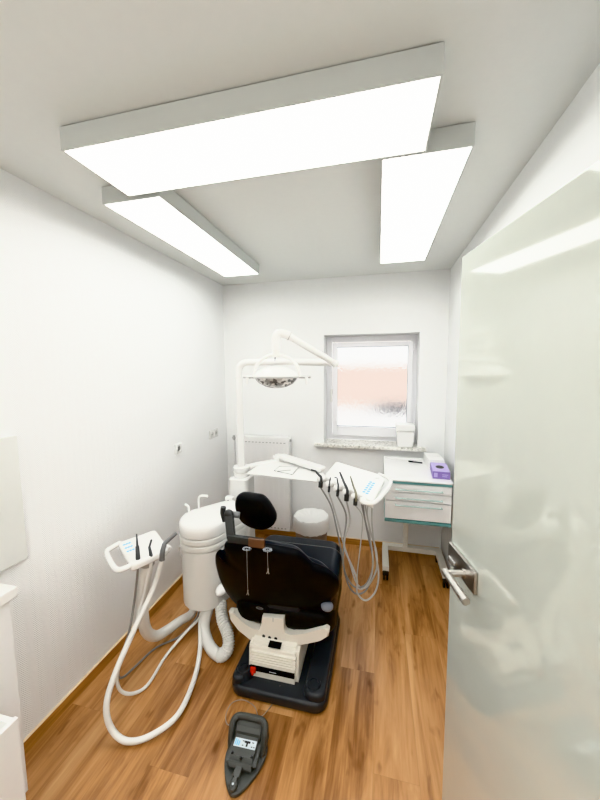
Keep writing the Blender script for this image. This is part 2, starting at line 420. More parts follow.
# ------------------------------------------------------------------ ceiling lights
def ceiling_light(x0, x1, y0, y1, label):
    zb, zt = 2.478, H
    t = thing('ceiling_light', label, 'ceiling light', ((x0 + x1) / 2, (y0 + y1) / 2, zb), 'rectangular surface-mounted ceiling panels')
    b = frame_y(x0, x1, y0, y1, zb, zt - .004, .007)
    obj('housing', b, HOUSE, t)
    obj('diffuser', box_bm(x0 + .007, x1 - .007, y0 + .007, y1 - .007, zb + .0015, zb + .006), DIFF, t)
    obj('mounting_plate', box_bm(x0 + .02, x1 - .02, y0 + .02, y1 - .02, zt - .01, zt), HOUSE, t)
def frame_y(x0, x1, y0, y1, z0, z1, t):
    b = box_bm(x0, x0 + t, y0, y1, z0, z1); box_bm(x1 - t, x1, y0, y1, z0, z1, bm=b)
    box_bm(x0 + t, x1 - t, y0, y0 + t, z0, z1, bm=b); box_bm(x0 + t, x1 - t, y1 - t, y1, z0, z1, bm=b)
    box_bm(x0 + t, x1 - t, y0 + t, y1 - t, z1 - .006, z1, bm=b)
    return b
ceiling_light(-1.080, .152, .990, 1.308, 'long white ceiling light panel running across the room, nearest the viewer')
ceiling_light(-1.245, -.945, 1.335, 2.575, 'white ceiling light panel running lengthwise along the left wall')
ceiling_light(-.004, .308, 1.312, 2.555, 'white ceiling light panel running lengthwise on the window and door side')

# ------------------------------------------------------------------ glass door
E = V(.238, 1.109, 0); U = V(.217, -.976, 0).normalized(); Nn = V(-.976, -.217, 0).normalized()   # U along door to hinge, Nn towards the camera side
def dl(u, n, z): return E + U * u + Nn * n + V(0, 0, z)
def dbox(u0, u1, n0, n1, z0, z1, bev=0, bm=None):
    q = box_bm(u0, u1, n0, n1, z0, z1, bev)
    M = Matrix(((U.x, Nn.x, 0, E.x), (U.y, Nn.y, 0, E.y), (0, 0, 1, 0), (0, 0, 0, 1)))
    xf(q, M); bmesh.ops.recalc_face_normals(q, faces=q.faces[:])
    return join(bm, q)
door = struct('door_1', dbox(0, .80, -.038, 0, .008, 2.05, .0025), DOORM)
hp = obj('lock_plate', dbox(.003, .169, .0005, .011, 1.092, 1.157, .002), STEEL, door)
obj('thumb_turn', dbox(.020, .062, .011, .018, 1.108, 1.120, .003), GREYM, door)
hz = 1.115; hu = .106
lv = cyl_bm(dl(hu, .01, hz), dl(hu, .062, hz), .0095); cyl_bm(dl(hu - .0, .011, hz), dl(hu, .014, hz), .014, bm=lv)
tube_bm([dl(hu - .006, .060, hz), dl(hu + .12, .060, hz)], .0105, smooth=False, seg=18, bm=lv)
ell_bm(dl(hu - .006, .060, hz), .0105, .0105, .0105, bm=lv)
obj('lever_handle', lv, STEEL, door)
b = bmesh.new()
for zz in (.25, 1.0, 1.8): cyl_bm(dl(.806, -.02, zz), dl(.806, -.02, zz + .1), .009, bm=b)
obj('hinge', b, STEEL, door)
struct('trim_2', box_bm(.425, .583, .235, .305, 0, 2.12, .003), WPLAST)

# ------------------------------------------------------------------ wall fittings
t = thing('wall_board', 'flat pale grey rectangular board fixed to the left wall', 'board', (XL, .85, .885))
obj('panel', box_bm(XL + .002, XL + .020, .42, 1.078, .887, 1.441, .002), mat('pale_grey_board', (.70, .71, .68), .35), t)
obj('mounting_batten', box_bm(XL, XL + .0019, .5, 1.0, .95, 1.4), WPLAST, t)
def socket(yc, zc, n, label):
    w = .081 * n
    t = thing('wall_socket', label, 'socket', (XL, yc, zc - .04))
    obj('cover_plate', box_bm(XL, XL + .010, yc - w / 2, yc + w / 2, zc - .0405, zc + .0405, .003), WPLAST, t)
    for k in range(n):
        y = yc - w / 2 + .0405 + .081 * k
        b = lathe_bm([(.026, 0), (.026, .004), (.021, .004), (.019, -.0), (0, -.0)], 24)
        xf(b, Matrix.Translation((XL + .010, y, zc)) @ Matrix.Rotation(PI / 2, 4, 'Y')); s = obj('outlet', b, WPLAST, t)
        b = cyl_bm((XL + .010, y - .007, zc), (XL + .0125, y - .007, zc), .0045, seg=10); cyl_bm((XL + .010, y + .007, zc), (XL + .0125, y + .007, zc), .0045, seg=10, bm=b)
        obj('contact_hole', b, GREYM, s)
socket((-1.53, 2.255, 1.092)[1], 1.10, 1, 'single white wall socket on the left wall, nearer the viewer')
socket((-1.53, 2.833, 1.098)[1], 1.105, 2, 'double white wall socket on the left wall near the corner')

# radiator
RX0, RX1, RZ0, RZ1 = -1.40, -.842, .10, 1.05
t = thing('radiator', 'tall white panel radiator on the back wall behind the treatment unit', 'radiator', ((RX0 + RX1) / 2, 3.08, RZ0))
obj('panel', box_bm(RX0, RX1, 3.030, 3.038, RZ0, RZ1 - .01, .003), WMETAL, t)
b = bmesh.new(); n = 9
for k in range(n):
    x = RX0 + .05 + (RX1 - RX0 - .1) * k / (n - 1); box_bm(x - .004, x + .004, 3.0292, 3.031, RZ0 + .06, RZ1 - .09, .0015, 1, bm=b)
obj('rib', b, WMETAL, t)
obj('side_cover', box_bm(RX1 - .004, RX1 + .002, 3.036, 3.105, RZ0 + .02, RZ1 - .005, .002), WMETAL, t)
obj('side_cover', box_bm(RX0 - .002, RX0 + .004, 3.036, 3.105, RZ0 + .02, RZ1 - .005, .002), WMETAL, t)
obj('top_grille', box_bm(RX0, RX1, 3.03, 3.105, RZ1 - .009, RZ1, .002), WMETAL, t)
for k in range(14):
    x = RX0 + .04 + .0365 * k
    obj('vent_slot', box_bm(x - .010, x + .010, 3.0285, 3.0301, RZ1 - .058, RZ1 - .050), GREYM, t); obj('vent_slot', box_bm(x - .008, x + .008, 3.0285, 3.0301, RZ0 + .02, RZ0 + .03), GREYM, t)
b = tube_bm([(RX0 - .035, 3.07, 1.02), (RX0 - .035, 3.07, .5), (RX0 - .035, 3.07, 0.0)], .008)
obj('pipe', b, WMETAL, t)
b = cyl_bm((RX0 - .05, 3.07, 1.02), (RX0 + .01, 3.07, 1.02), .010); cyl_bm((RX0 - .035, 3.07, 1.0), (RX0 - .035, 3.07, 1.045), .012, bm=b); obj('valve', b, GREYM, t)
obj('vent_plug', cyl_bm((RX1, 3.06, 1.02), (RX1 + .02, 3.06, 1.02), .010), GREYM, t)

# pail on the sill
b = bmesh.new(); c = (0.243, 3.09, 1.01)
t = thing('lidded_container', 'white square tapered container with lid on the window sill', 'container', (c[0], 3.13, WZ0))
hw = .078
pillow_bm([(c[0] - hw, 3.13 - hw + .01, WZ0), (c[0] + hw, 3.13 - hw + .01, WZ0), (c[0] + hw, 3.13 + hw - .01, WZ0), (c[0] - hw, 3.13 + hw - .01, WZ0)], (0, 0, 1), [(.88, 0), (.98, .15)], bm=b)
bmesh.ops.bevel(b, geom=b.edges[:], offset=.008, segments=2, affect='EDGES')
obj('body', b, WPLAST, t); obj('lid', box_bm(c[0] - hw - .006, c[0] + hw + .006, 3.13 - hw, 3.13 + hw, WZ0 + .151, WZ0 + .21, .010), WPLAST, t)

# ------------------------------------------------------------------ instrument cart
CX0, CX1, CY0, CY1 = .058, .525, 2.466, 3.045
ct = thing('drawer_cart', 'white mobile dental cabinet with three drawers and teal edge strips under the window', 'cart', (.29, 2.72, 0))
obj('cabinet_body', box_bm(CX0 + .004, CX1 - .004, CY0 + .018, CY1, .592, .868, .004), WMETAL, ct)
obj('worktop', box_bm(CX0 - .004, CX1 + .004, CY0 - .008, CY1 + .004, .886, .900, .005), WMETAL, ct)
b = box_bm(CX0 - .004, CX0 + .010, CY0 + .02, CY1 + .004, .900, .910, .003); box_bm(CX0, CX1, CY1 - .012, CY1 + .004, .900, .916, .003, bm=b)
obj('worktop_rim', b, WMETAL, ct)
obj('upper_strip', box_bm(CX0, CX1, CY0 - .004, CY1, .868, .886, .002), TEAL, ct)
obj('lower_strip', box_bm(CX0, CX1, CY0 - .004, CY1, .570, .591, .003), TEAL, ct)
for z0, z1 in ((.802, .865), (.738, .798), (.597, .733)):
    d = obj('drawer', box_bm(CX0 + .003, CX1 - .003, CY0, CY0 + .018, z0, z1, .003), WMETAL, ct)
    hx0, hx1 = CX0 + .075, CX1 - .065; hz_ = z1 - .024 if z1 - z0 > .08 else (z0 + z1) / 2 - .004
    b = cyl_bm((hx0, CY0 - .022, hz_), (hx1, CY0 - .022, hz_), .0045, seg=12)
    for x in (hx0 + .004, hx1 - .004): cyl_bm((x, CY0 - .022, hz_), (x, CY0, hz_), .0035, seg=8, bm=b)
    obj('handle', b, GLASSB, d)
obj('column', box_bm(.235, .275, 2.95, 3.0, .12, .570, .004), CREAM, ct)
b = box_bm(.055, .562, 2.945, 3.0, .075, .12, .004)
fr = obj('base_frame', b, CREAM, ct)
for xx in (.052, .508):
    obj('leg', box_bm(xx, xx + .052, 2.61, 2.946, .075, .12, .004), CREAM, ct)
for xx in (.078, .534):
    for yy in (2.625, 2.97):
        b = box_bm(xx - .024, xx + .024, yy - .03, yy + .022, .05, .085, .006)
        for dx in (-.013, .013): cyl_bm((xx + dx - .007, yy, .024), (xx + dx + .007, yy, .024), .024, bev=.003, bm=b)
        obj('caster', b, RUBBER, ct)
# things on the cart
g0 = (0.461, 2.519, 0.93)
def turn(c, a): return Matrix.Translation(c) @ Matrix.Rotation(a, 4, 'Z')
t = thing('glove_box', 'purple cardboard glove box with an oval opening on the cart', 'box', (.468, 2.655, .901))
b = box_bm(-.06, .06, -.12, .12, .0, .055, .002); xf(b, turn((.468, 2.655, .901), R(-4))); obj('carton', b, PURPLE, t)
b = box_bm(-.059, .059, -.119, .119, .0552, .0558); xf(b, turn((.468, 2.655, .901), R(-4))); obj('top_panel', b, PURPLE2, t)
b = lathe_bm([(.0, .0559), (.03, .0559), (.03, .0575), (0, .0575)], 24, sx=1.0, sy=1.3); xf(b, turn((.468, 2.655, .901), R(-4))); obj('opening', b, RUBBER, t)
for q in ((-.050, -.026, .012, .044), (.006, .046, .030, .036), (.006, .040, .018, .023)):
    b = box_bm(q[0], q[1], -.1208, -.1200, q[2], q[3]); xf(b, turn((.468, 2.655, .901), R(-4))); obj('printed_patch', b, PURPLE2, t)
t = thing('cardboard_box', 'plain white cardboard box on the cart behind the purple glove box', 'box', (.462, 2.905, .901))
b = box_bm(-.06, .06, -.115, .115, 0, .075, .003); xf(b, turn((.462, 2.905, .901), R(3))); obj('carton', b, CARD, t)
b = box_bm(-.05, .05, -.004, .004, .0752, .0758); xf(b, turn((.462, 2.905, .901), R(3))); obj('flap_seam', b, WPLAST, t)
pn = [(.265, 2.955, .907), (.375, 2.925, .907)]
t = thing('pen', 'slim dark pen lying on the white cart top', 'pen', (pn[0][0], pn[0][1], .9))
obj('barrel', cyl_bm(pn[0], pn[1], .006, seg=10), DGREY, t); 
obj('cap', cyl_bm(pn[0], Vector(pn[0]).lerp(Vector(pn[1]), .35), .0068, seg=10), BLACK, t)

# ------------------------------------------------------------------ waste bin
bx, by = -.575, 2.80
t = thing('waste_bin', 'grey waste bin with a white plastic bag folded over its rim near the back wall', 'bin', (bx, by, 0))
obj('bin_body', xf(lathe_bm([(0, 0), (.125, 0), (.13, .01), (.147, .30), (.142, .30), (.126, .02), (0, .02)], 32), Matrix.Translation((bx, by, 0))), BINB, t)
b = bmesh.new(); seg = 48; rings = []
for z, r in ((.285, .160), (.30, .161), (.34, .162), (.385, .160), (.402, .152), (.398, .140), (.385, .10), (.380, .03)):
    rings.append([b.verts.new((bx + (r + random.uniform(-.003, .003)) * math.cos(2 * PI * k / seg), by + (r + random.uniform(-.003, .003)) * math.sin(2 * PI * k / seg), z + random.uniform(-.005, .005))) for k in range(seg)])
for A, B in zip(rings, rings[1:]):
    for k in range(seg): b.faces.new((A[k], A[(k + 1) % seg], B[(k + 1) % seg], B[k]))
b.faces.new(rings[-1])
bmesh.ops.recalc_face_normals(b, faces=b.faces[:])
obj('bag', b, BAG, t, ang=60)

# ------------------------------------------------------------------ left foreground furniture
t = thing('wall_cabinet', 'narrow white floor cabinet with a worktop against the left wall', 'cabinet', (XL, .55, 0))
obj('carcass', box_bm(XL + .016, -1.378, .05, .900, .002, .835, .003), WMETAL, t)
obj('worktop', box_bm(XL + .002, -1.358, .04, .918, .842, .885, .006), WPLAST, t)
obj('shadow_seam', box_bm(XL + .02, -1.382, .06, .895, .835, .842), GREYM, t)
t = thing('storage_box', 'white open-topped storage unit in the bottom left foreground', 'storage unit', (-1.19, .5, 0))
b = box_bm(-1.340, -1.322, .25, .72, .002, .60, .002); box_bm(-1.135, -1.118, .25, .722, .002, .605, .003, bm=b); box_bm(-1.322, -1.135, .702, .72, .002, .60, .002, bm=b); box_bm(-1.322, -1.135, .25, .27, .002, .60, .002, bm=b)
obj('side_panel', b, WMETAL, t); obj('inner_tray', box_bm(-1.321, -1.136, .271, .701, .52, .53), WPLAST, t)

# ------------------------------------------------------------------ dental unit (spittoon tower with pole)
c1, c2 = (-1.103, 1.875), (-1.01, 2.05)
du = thing('spittoon_unit', 'white rounded spittoon tower with a lid left of the black chair', 'dental unit', (-1.11, 2.1, 0))
obj('tower_body', prism_bm(capsule(c1, .149, c2, .115), .200, .585, .012), WUNIT, du, ang=30)
obj('lower_ring', prism_bm(capsule(c1, .156, c2, .122), .587, .629, .010), WUNIT, du, ang=30)
obj('upper_ring', prism_bm(capsule(c1, .158, c2, .124), .631, .672, .010), WUNIT, du, ang=30)
b = pillow_bm([(x, y, .674) for x, y in capsule(c1, .159, c2, .125)], (0, 0, 1), [(.97, 0), (1.0, .008), (1.0, .045), (.985, .068), (.94, .084), (.8, .093), (.5, .097), (.2, .098), (0, .098)])
obj('bowl_lid', b, WPLAST, du, ang=50)
k = (-1.191, 1.961, 0.77)
obj('cup_filler', tube_bm([(k[0], k[1], .76), (k[0], k[1], .82), (k[0] + .008, k[1], .85), (k[0] + .03, k[1], .86), (k[0] + .075, k[1], .86)], .008), WPLAST, du)
k = (-1.239, 1.902, 0.77)
obj('bowl_rinse_spout', tube_bm([(k[0] + .01, k[1], .76), (k[0] + .005, k[1], .80), (k[0] - .015, k[1] - .01, .818)], .009), WPLAST, du)
k = [(-1.307, 1.93, 0.506), (-1.335, 1.93, 0.488), (-1.334, 1.93, 0.436), (-1.311, 1.93, 0.417), (-1.294, 1.93, 0.456)]
obj('hose_hook', tube_bm(k, .005), WPLAST, du)
# swivel tower and pole at the back of the unit
px_, py_ = -1.034, 2.33
b = prism_bm(rrect(px_ - .078, px_ + .082, py_ - .08, py_ + .08, .03), .002, .885, .010)
obj('pole_housing', b, WPLAST, du)
obj('switch_button', cyl_bm((-0.96, 2.279, 0.83), V(*(-0.96, 2.279, 0.83)) + V(.004, 0, 0), .012), MGREY, du)
q = (-1.067, 2.16, 0.758)
b = box_bm(q[0] - .03, q[0] + .03, 2.16, 2.2, q[2] - .04, q[2] + .02, .006); obj('filter_box', b, WPLAST, du)
obj('indicator', cyl_bm((q[0] - .002, 2.157, q[2] - .005), (q[0] - .002, 2.162, q[2] - .005), .006), MGREY, du)
# link arm from unit to chair
obj('link_arm', bar_bm((-1.02, 2.0, .24), (-.826, 2.04, .22), .12, .09, .02), CREAM, du)
# corrugated drain tube
pts = [(-1.045, 1.80, .20)] + [(-1.065, 1.76, 0.098), (-1.024, 1.71, 0.052), (-0.96, 1.665, 0.025), (-0.888, 1.64, 0.023), (-0.845, 1.655, 0.07), (-0.869, 1.7, 0.124), (-0.932, 1.75, 0.164)] + [(-.985, 1.84, .20)]
P = smooth_pts(pts, 36)
for it in range(260): P = [P[0]] + [(P[i - 1] + P[i] * 2 + P[i + 1]) / 4 for i in range(1, len(P) - 1)] + [P[-1]]
NP = len(P); cut = int(NP * .48)
obj('smooth_drain_tube', tube_bm(P[:cut + 2], .034, seg=20, smooth=False), WUNIT, du)
P2_ = P[cut:]; obj('corrugated_tube', tube_bm(P2_, lambda t: .0345 + .0038 * math.sin(t * 2 * PI * 27), seg=20, smooth=False), WUNIT, du, ang=80)

# operating light
ol = thing('operating_light', 'white pole-mounted operating light hanging from its jointed arm above the chair', 'operating light', (px_, py_, .885))
obj('collar', xf(lathe_bm([(0, 0), (.055, 0), (.058, .004), (.058, .035), (.052, .042), (0, .042)], 28), Matrix.Translation((px_, py_, .886))), WPLAST, ol)
zt = (-1.01, 2.33, 1.77)[2]
ae = (-0.33, 2.33, 1.759)
obj('pole', tube_bm([(px_, py_, .92), (px_, py_, zt - .11)], .027, smooth=False, seg=20), WPLAST, ol)
obj('horizontal_arm', tube_bm([(px_, py_, zt - .11), (px_, py_, zt - .07), (px_ + .015, py_, zt - .025), (px_ + .055, py_, zt - .002), (px_ + .12, py_, zt), (px_ + .4, py_, zt), ae], .024, seg=18), WPLAST, ol)
a0 = (-0.295, 2.28, 1.754); a1 = (-0.558, 2.02, 1.928)
obj('jointed_arm', tube_bm([a0, a1], .021, smooth=False, seg=18), WPLAST, ol)
j = ell_bm(a0, .027, .027, .027); obj('joint', j, WPLAST, ol)
a1v = Vector(a1)
sx = (-0.629, 1.99, 1.838); 
obj('elbow', tube_bm([a1v + V(.012, .004, -.006), a1v + V(-.012, -.004, .006), (sx[0] + .022, 1.995, a1[2] + .012), (sx[0] + .003, 1.99, a1[2] - .012), (sx[0], 1.99, a1[2] - .05), (sx[0], 1.99, sx[2])], .027, seg=20), WPLAST, ol)
obj('elbow_ring', tube_bm([a1v + V(.006, .002, -.003), a1v + V(.012, .004, -.006)], .0282, smooth=False, seg=20), GREYM, ol)
LC = V(sx[0], 1.99, (-0.638, 1.99, 1.669)[2])
obj('stem', cyl_bm((LC.x, LC.y, LC.z + .125), (LC.x, LC.y, sx[2] + .005), .022), WUNIT, ol)
ar = [(LC.x + .153 * math.cos(a), LC.y, LC.z + .140 * math.sin(a)) for a in [PI * i / 16 for i in range(17)]]
obj('yoke', tube_bm(ar, .0105, n=3, flat=(1, 1)), WPLAST, ol)
hd = obj('lamp_head', xf(lathe_bm([(.142, 0), (.146, .004), (.146, .010), (.13, .028), (.10, .048), (.06, .062), (0, .068)], 40, sx=1, sy=.85), Matrix.Translation(LC)), WPLAST, ol)
obj('reflector', xf(lathe_bm([(.140, .001), (.132, -.018), (.11, -.042), (.07, -.062), (.03, -.07), (0, -.071)], 40, sx=1, sy=.85), Matrix.Translation(LC)), REFL, hd)
obj('rim', xf(lathe_bm([(.139, -.006), (.148, -.006), (.148, .004), (.139, .004)], 40, sx=1, sy=.85), Matrix.Translation(LC)), GREYM, hd)
for s in (-1, 1):
    h = cyl_bm(LC + V(s * .145, 0, .0), LC + V(s * .222, 0, 0), .0095); obj('handle_bar', h, GREYM, ol)
    g_ = tube_bm([LC + V(s * .195, -.005, -.004), LC + V(s * .197, -.01, -.045)], lambda t: .011 - .004 * t, smooth=False); obj('grip', g_, WPLAST, ol)
obj('latch', box_bm(LC.x - .003, LC.x + .003, LC.y - .135, LC.y - .128, LC.z + .055, LC.z + .095, .001), DGREY, hd) if False else None
obj('latch', tube_bm([(LC.x - .002, LC.y - .012, LC.z + .128), (LC.x - .004, LC.y - .014, LC.z + .100)], .0035, smooth=False), DGREY, ol)

# ------------------------------------------------------------------ delivery system
ZD = 1.02
ds = thing('delivery_unit', 'white swing-over delivery table with tray plate, arms and control panel', 'delivery table', (px_ + .1, py_, .93))
k1 = Vector((-0.793, 2.548, 0.99))
hub = V(px_, py_, .955)
obj('hub', xf(lathe_bm([(.032, 0), (.060, 0), (.062, .004), (.062, .034), (.056, .04), (.032, .04)], 28), Matrix.Translation((px_, py_, .930))), WPLAST, ds)
ar1 = obj('lower_arm', bar_bm(hub + V(.05, .02, 0), k1 + V(0, 0, -.03), .07, .035, .012), WPLAST, ds)
b = cyl_bm(k1 + V(-.0, 0, -.05), k1 + V(0, 0, .022), .036, bev=.006); bar_bm(k1 + V(-.05, .0, .0), k1 + V(.05, 0, .0), .05, .03, .01, bm=b)
obj('knuckle', b, WPLAST, ds)
k2 = Vector((-0.384, 2.258, 1.0))
obj('upper_arm', bar_bm(k1 + V(.02, 0, .012), k2 + V(0, .03, -.005), .075, .035, .012), WPLAST, ds)
tp = [(-0.925, 2.184, 0.965), (-0.901, 2.436, 0.965), (-0.808, 2.513, 0.965), (-0.563, 2.507, 0.965), (-0.396, 2.332, 0.965), (-0.348, 2.216, 0.965), (-0.358, 2.11, 0.965)]
obj('tray_plate', prism_bm([(p[0], p[1]) for p in tp], .955, .968, .004), WPLAST, ds)
tq = [(-0.743, 2.26, 0.972), (-0.736, 2.364, 0.972), (-0.583, 2.383, 0.972), (-0.589, 2.199, 0.972)]
b = bmesh.new()
for i in range(4): bar_bm(tq[i], tq[(i + 1) % 4], .005, .006, .001, bm=b)
it = thing('instrument_tray', 'small square-rimmed tray on the white swing-over table', 'tray', (tq[0][0], tq[0][1], .968))
obj('rim', b, GREYM, it); obj('tray_floor', prism_bm([(p[0], p[1]) for p in tq], .9685, .970, 0), WPLAST, it)
ti = [(-0.716, 2.247, 0.974), (-0.622, 2.292, 0.974)]
t = thing('dental_mirror', 'thin metal dental hand instrument lying in the small tray', 'instrument', (ti[0][0], ti[0][1], .970))
obj('shaft', tube_bm([ti[0], ti[1]], .003, smooth=False, seg=8), GREYM, t); obj('mirror', ell_bm(ti[0], .009, .009, .003), CHROME, t)
# head plate
hp_ = [(-0.305, 2.424, 1.02), (0.018, 2.179, 1.02), (0.048, 2.095, 1.02), (-0.02, 1.717, 1.02), (-0.058, 1.764, 1.02), (-0.34, 2.082, 1.02)]
P2 = [(p[0], p[1]) for p in hp_]
o2 = [Vector((x, y, 0)) for x, y in P2]
def round_poly(P, r, n=5):
    out = []; N = len(P)
    for i in range(N):
        a, b_, c_ = Vector(P[i - 1]), Vector(P[i]), Vector(P[(i + 1) % N])
        d1 = (a - b_); d2 = (c_ - b_); q = min(r, d1.length * .45, d2.length * .45)
        s = b_ + d1.normalized() * q; e = b_ + d2.normalized() * q
        for k in range(n + 1):
            t = k / n; p = (1 - t) ** 2 * s + 2 * t * (1 - t) * b_ + t * t * e; out.append((p.x, p.y))
    return out
obj('control_head', prism_bm(round_poly(P2, .035), ZD - .045, ZD, .007), WPLAST, ds)
hl = [(0.012, 2.234, 1.002), (0.056, 2.181, 1.002), (0.083, 2.117, 1.002), (0.074, 2.023, 1.002), (0.028, 1.851, 1.002), (-0.012, 1.749, 1.002), (-0.046, 1.729, 1.002), (-0.079, 1.755, 1.002)]
obj('grab_handle', tube_bm(hl, .0125, seg=14), WPLAST, ds)
obj('handle_web', prism_bm([(p[0], p[1]) for p in [(0.037, 2.193, 1.0), (0.074, 2.121, 1.0), (0.059, 2.008, 1.0), (-0.01, 1.775, 1.0), (-0.037, 1.784, 1.0)]], ZD - .026, ZD - .020, 0), mat('grey_panel', (.52, .53, .52), .4), ds)
for r_ in range(6):
    for c_ in range(2):
        q0 = Vector((-0.021, 1.996, 1.02)); q1 = Vector((-0.054, 1.824, 1.02)); e1 = Vector((-0.039, 2.016, 1.02)) - q0
        p = q0.lerp(q1, r_ / 5.0) + e1 * c_; obj('button', box_bm(p.x - .0075, p.x + .0075, p.y - .008, p.y + .008, ZD + .0002, ZD + .0016), BLUE, ds)
q0 = (0.001, 2.1, 1.02); obj('display', box_bm(q0[0] - .013, q0[0] + .013, q0[1] - .012, q0[1] + .012, ZD + .0002, ZD + .002), GREYM, ds)
NP_ = [(-0.364, 2.062, 0.998), (-0.297, 1.985, 0.998), (-0.237, 1.927, 0.998), (-0.178, 1.874, 0.998), (-0.121, 1.816, 0.998), (-0.072, 1.77, 0.998)]
edge = (Vector(NP_[-1]) - Vector(NP_[0])).normalized(); outw = V(edge.y, -edge.x, 0); outw = outw if outw.y < 0 else -outw
for p in NP_:
    b = cyl_bm(Vector(p) - outw * .045, Vector(p) + outw * .018, .0205, bev=.009, seg=18)
    obj('holder_nose', b, WPLAST, ds)
NB = [(Vector(a) + Vector(b)) / 2 + outw * .022 for a, b in zip(NP_, NP_[1:])]
tips = [(315.5,471),(330.5,477.5),(337,478),(340,472.5),(350.5,476.5)]
kinds = ['black scaler handpiece', 'thin grey polishing handpiece', 'short black curved-tip handpiece', 'long black handpiece', 'olive grey metal syringe']
mats_ = [DGREY, MGREY, DGREY, DGREY, mat('olive_metal', (.22, .21, .15), .35, metal=.6)]
places = ['resting leftmost in the row on the delivery table', 'second from the left on the delivery table', 'in the middle holder of the delivery table', 'fourth from the left, sticking up highest on the delivery table', 'rightmost in the row, next to the blue buttons']
rad = [.0095, .005, .006, .0095, .008]
hm = [HOSEG, HOSEL, HOSEG, HOSEL, HOSEL]
HP = [[(-0.325, 2.025, 0.951), (-0.283, 2.005, 0.85), (-0.242, 1.985, 0.705), (-0.208, 1.965, 0.555), (-0.187, 1.955, 0.439), (-0.155, 1.945, 0.358), (-0.109, 1.945, 0.325), (-0.057, 1.955, 0.353), (-0.025, 1.965, 0.443), (-0.021, 1.975, 0.561), (-0.05, 1.985, 0.694), (-0.076, 1.985, 0.82), (-0.092, 1.985, 0.895)],
 [(-0.257, 1.95, 0.958), (-0.243, 1.94, 0.824), (-0.198, 1.93, 0.661), (-0.154, 1.92, 0.537), (-0.117, 1.915, 0.423), (-0.074, 1.92, 0.387), (-0.033, 1.93, 0.419), (0.004, 1.94, 0.508), (0.002, 1.95, 0.611), (-0.032, 1.96, 0.722), (-0.06, 1.96, 0.852), (-0.069, 1.95, 0.905)],
 [(-0.196, 1.9, 0.958), (-0.178, 1.9, 0.848), (-0.188, 1.89, 0.696), (-0.19, 1.885, 0.541), (-0.162, 1.885, 0.455), (-0.12, 1.885, 0.411), (-0.068, 1.89, 0.422), (-0.033, 1.9, 0.477), (-0.017, 1.91, 0.574), (-0.036, 1.92, 0.698), (-0.067, 1.92, 0.819), (-0.08, 1.92, 0.917)],
 [(-0.134, 1.86, 0.955), (-0.151, 1.86, 0.838), (-0.179, 1.86, 0.725), (-0.179, 1.86, 0.651), (-0.137, 1.86, 0.557), (-0.107, 1.86, 0.474), (-0.107, 1.86, 0.398), (-0.072, 1.865, 0.353), (-0.037, 1.87, 0.358), (0.003, 1.88, 0.414), (0.016, 1.89, 0.504), (-0.0, 1.9, 0.62), (-0.022, 1.9, 0.772), (-0.027, 1.9, 0.924)],
 [(-0.087, 1.83, 0.953), (-0.078, 1.83, 0.878), (-0.086, 1.84, 0.735), (-0.099, 1.845, 0.596), (-0.107, 1.85, 0.499), (-0.101, 1.852, 0.43), (-0.066, 1.86, 0.43), (-0.027, 1.87, 0.498), (-0.017, 1.88, 0.599), (-0.036, 1.89, 0.745), (-0.052, 1.89, 0.865), (-0.05, 1.89, 0.926)]]
TIP = [(-0.386, 2.025, 1.065), (-0.274, 1.919, 1.065), (-0.235, 1.919, 1.065), (-0.229, 2.027, 1.065), (-0.158, 1.963, 1.065)]
for i in range(5):
    base = NB[i] + V(0, 0, .030)
    tip = Vector(TIP[i])
    t = thing('handpiece', kinds[i] + ' ' + places[i], 'handpiece', base, 'instruments on the delivery table')
    t['label'] = kinds[i] + ' ' + places[i]
    low = base + V(0, 0, -.06) + outw * .006
    r0 = rad[i]
    mid = base.lerp(tip, .45)
    obj('body', tube_bm([low, base, mid, base.lerp(tip, .86)], lambda u, r0=r0: r0 * (1 - .3 * u), seg=10), mats_[i], t)
    if i in (0, 2):
        q = base.lerp(tip, .86); obj('tip', tube_bm([q, tip, tip + V(-.03, .0, .006) * (1 if i == 0 else .5)], r0 * .55, seg=8), mats_[i], t)
    else:
        obj('tip', tube_bm([base.lerp(tip, .86), tip], r0 * .6, seg=8, smooth=False), mats_[i], t)
    obj('collar', cyl_bm(low, low.lerp(base, .6), r0 * 1.5, seg=12), DGREY, t)
    hpts = [tuple(low)] + list(HP[i][1:])
    obj('hose', tube_bm(hpts, .0052 if i != 4 else .0035, seg=8, n=8), hm[i], t)

# ------------------------------------------------------------------ assistant element (left)
ZA = .765
aq = [(-1.401, 1.461, 0.765), (-1.295, 1.643, 0.765), (-1.082, 1.475, 0.765), (-1.169, 1.293, 0.765)]
ae_ = thing('assistant_panel', 'white assistant instrument holder with blue buttons on a curved arm by the left wall', 'instrument holder', (-1.24, 1.5, .1))
obj('holder_plate', prism_bm(round_poly([(p[0], p[1]) for p in aq], .03), ZA - .04, ZA, .012), WPLAST, ae_)
obj('grab_handle', tube_bm([(-1.406, 1.484, 0.749), (-1.413, 1.434, 0.749), (-1.405, 1.39, 0.749), (-1.342, 1.338, 0.749), (-1.259, 1.282, 0.749), (-1.219, 1.27, 0.749), (-1.198, 1.291, 0.749), (-1.188, 1.328, 0.749)], .013, seg=12), WPLAST, ae_)
q0 = Vector((-1.345, 1.447, 0.765)); e1 = Vector((-1.331, 1.471, 0.765)) - q0; e2 = Vector((-1.276, 1.396, 0.765)) - q0
for r_ in range(3):
    for c_ in range(3):
        p = q0 + e1 * (c_ / 2) + e2 * (r_ / 2); obj('button', box_bm(p.x - .0055, p.x + .0055, p.y - .0055, p.y + .0055, ZA + .0002, ZA + .0015), BLUE, ae_)
an = [(-1.17, 1.37, 0.745), (-1.129, 1.425, 0.745), (-1.115, 1.498, 0.745)]
ed = (Vector(an[-1]) - Vector(an[0])).normalized(); ow = V(ed.y, -ed.x, 0); ow = ow if ow.y < 0 else -ow
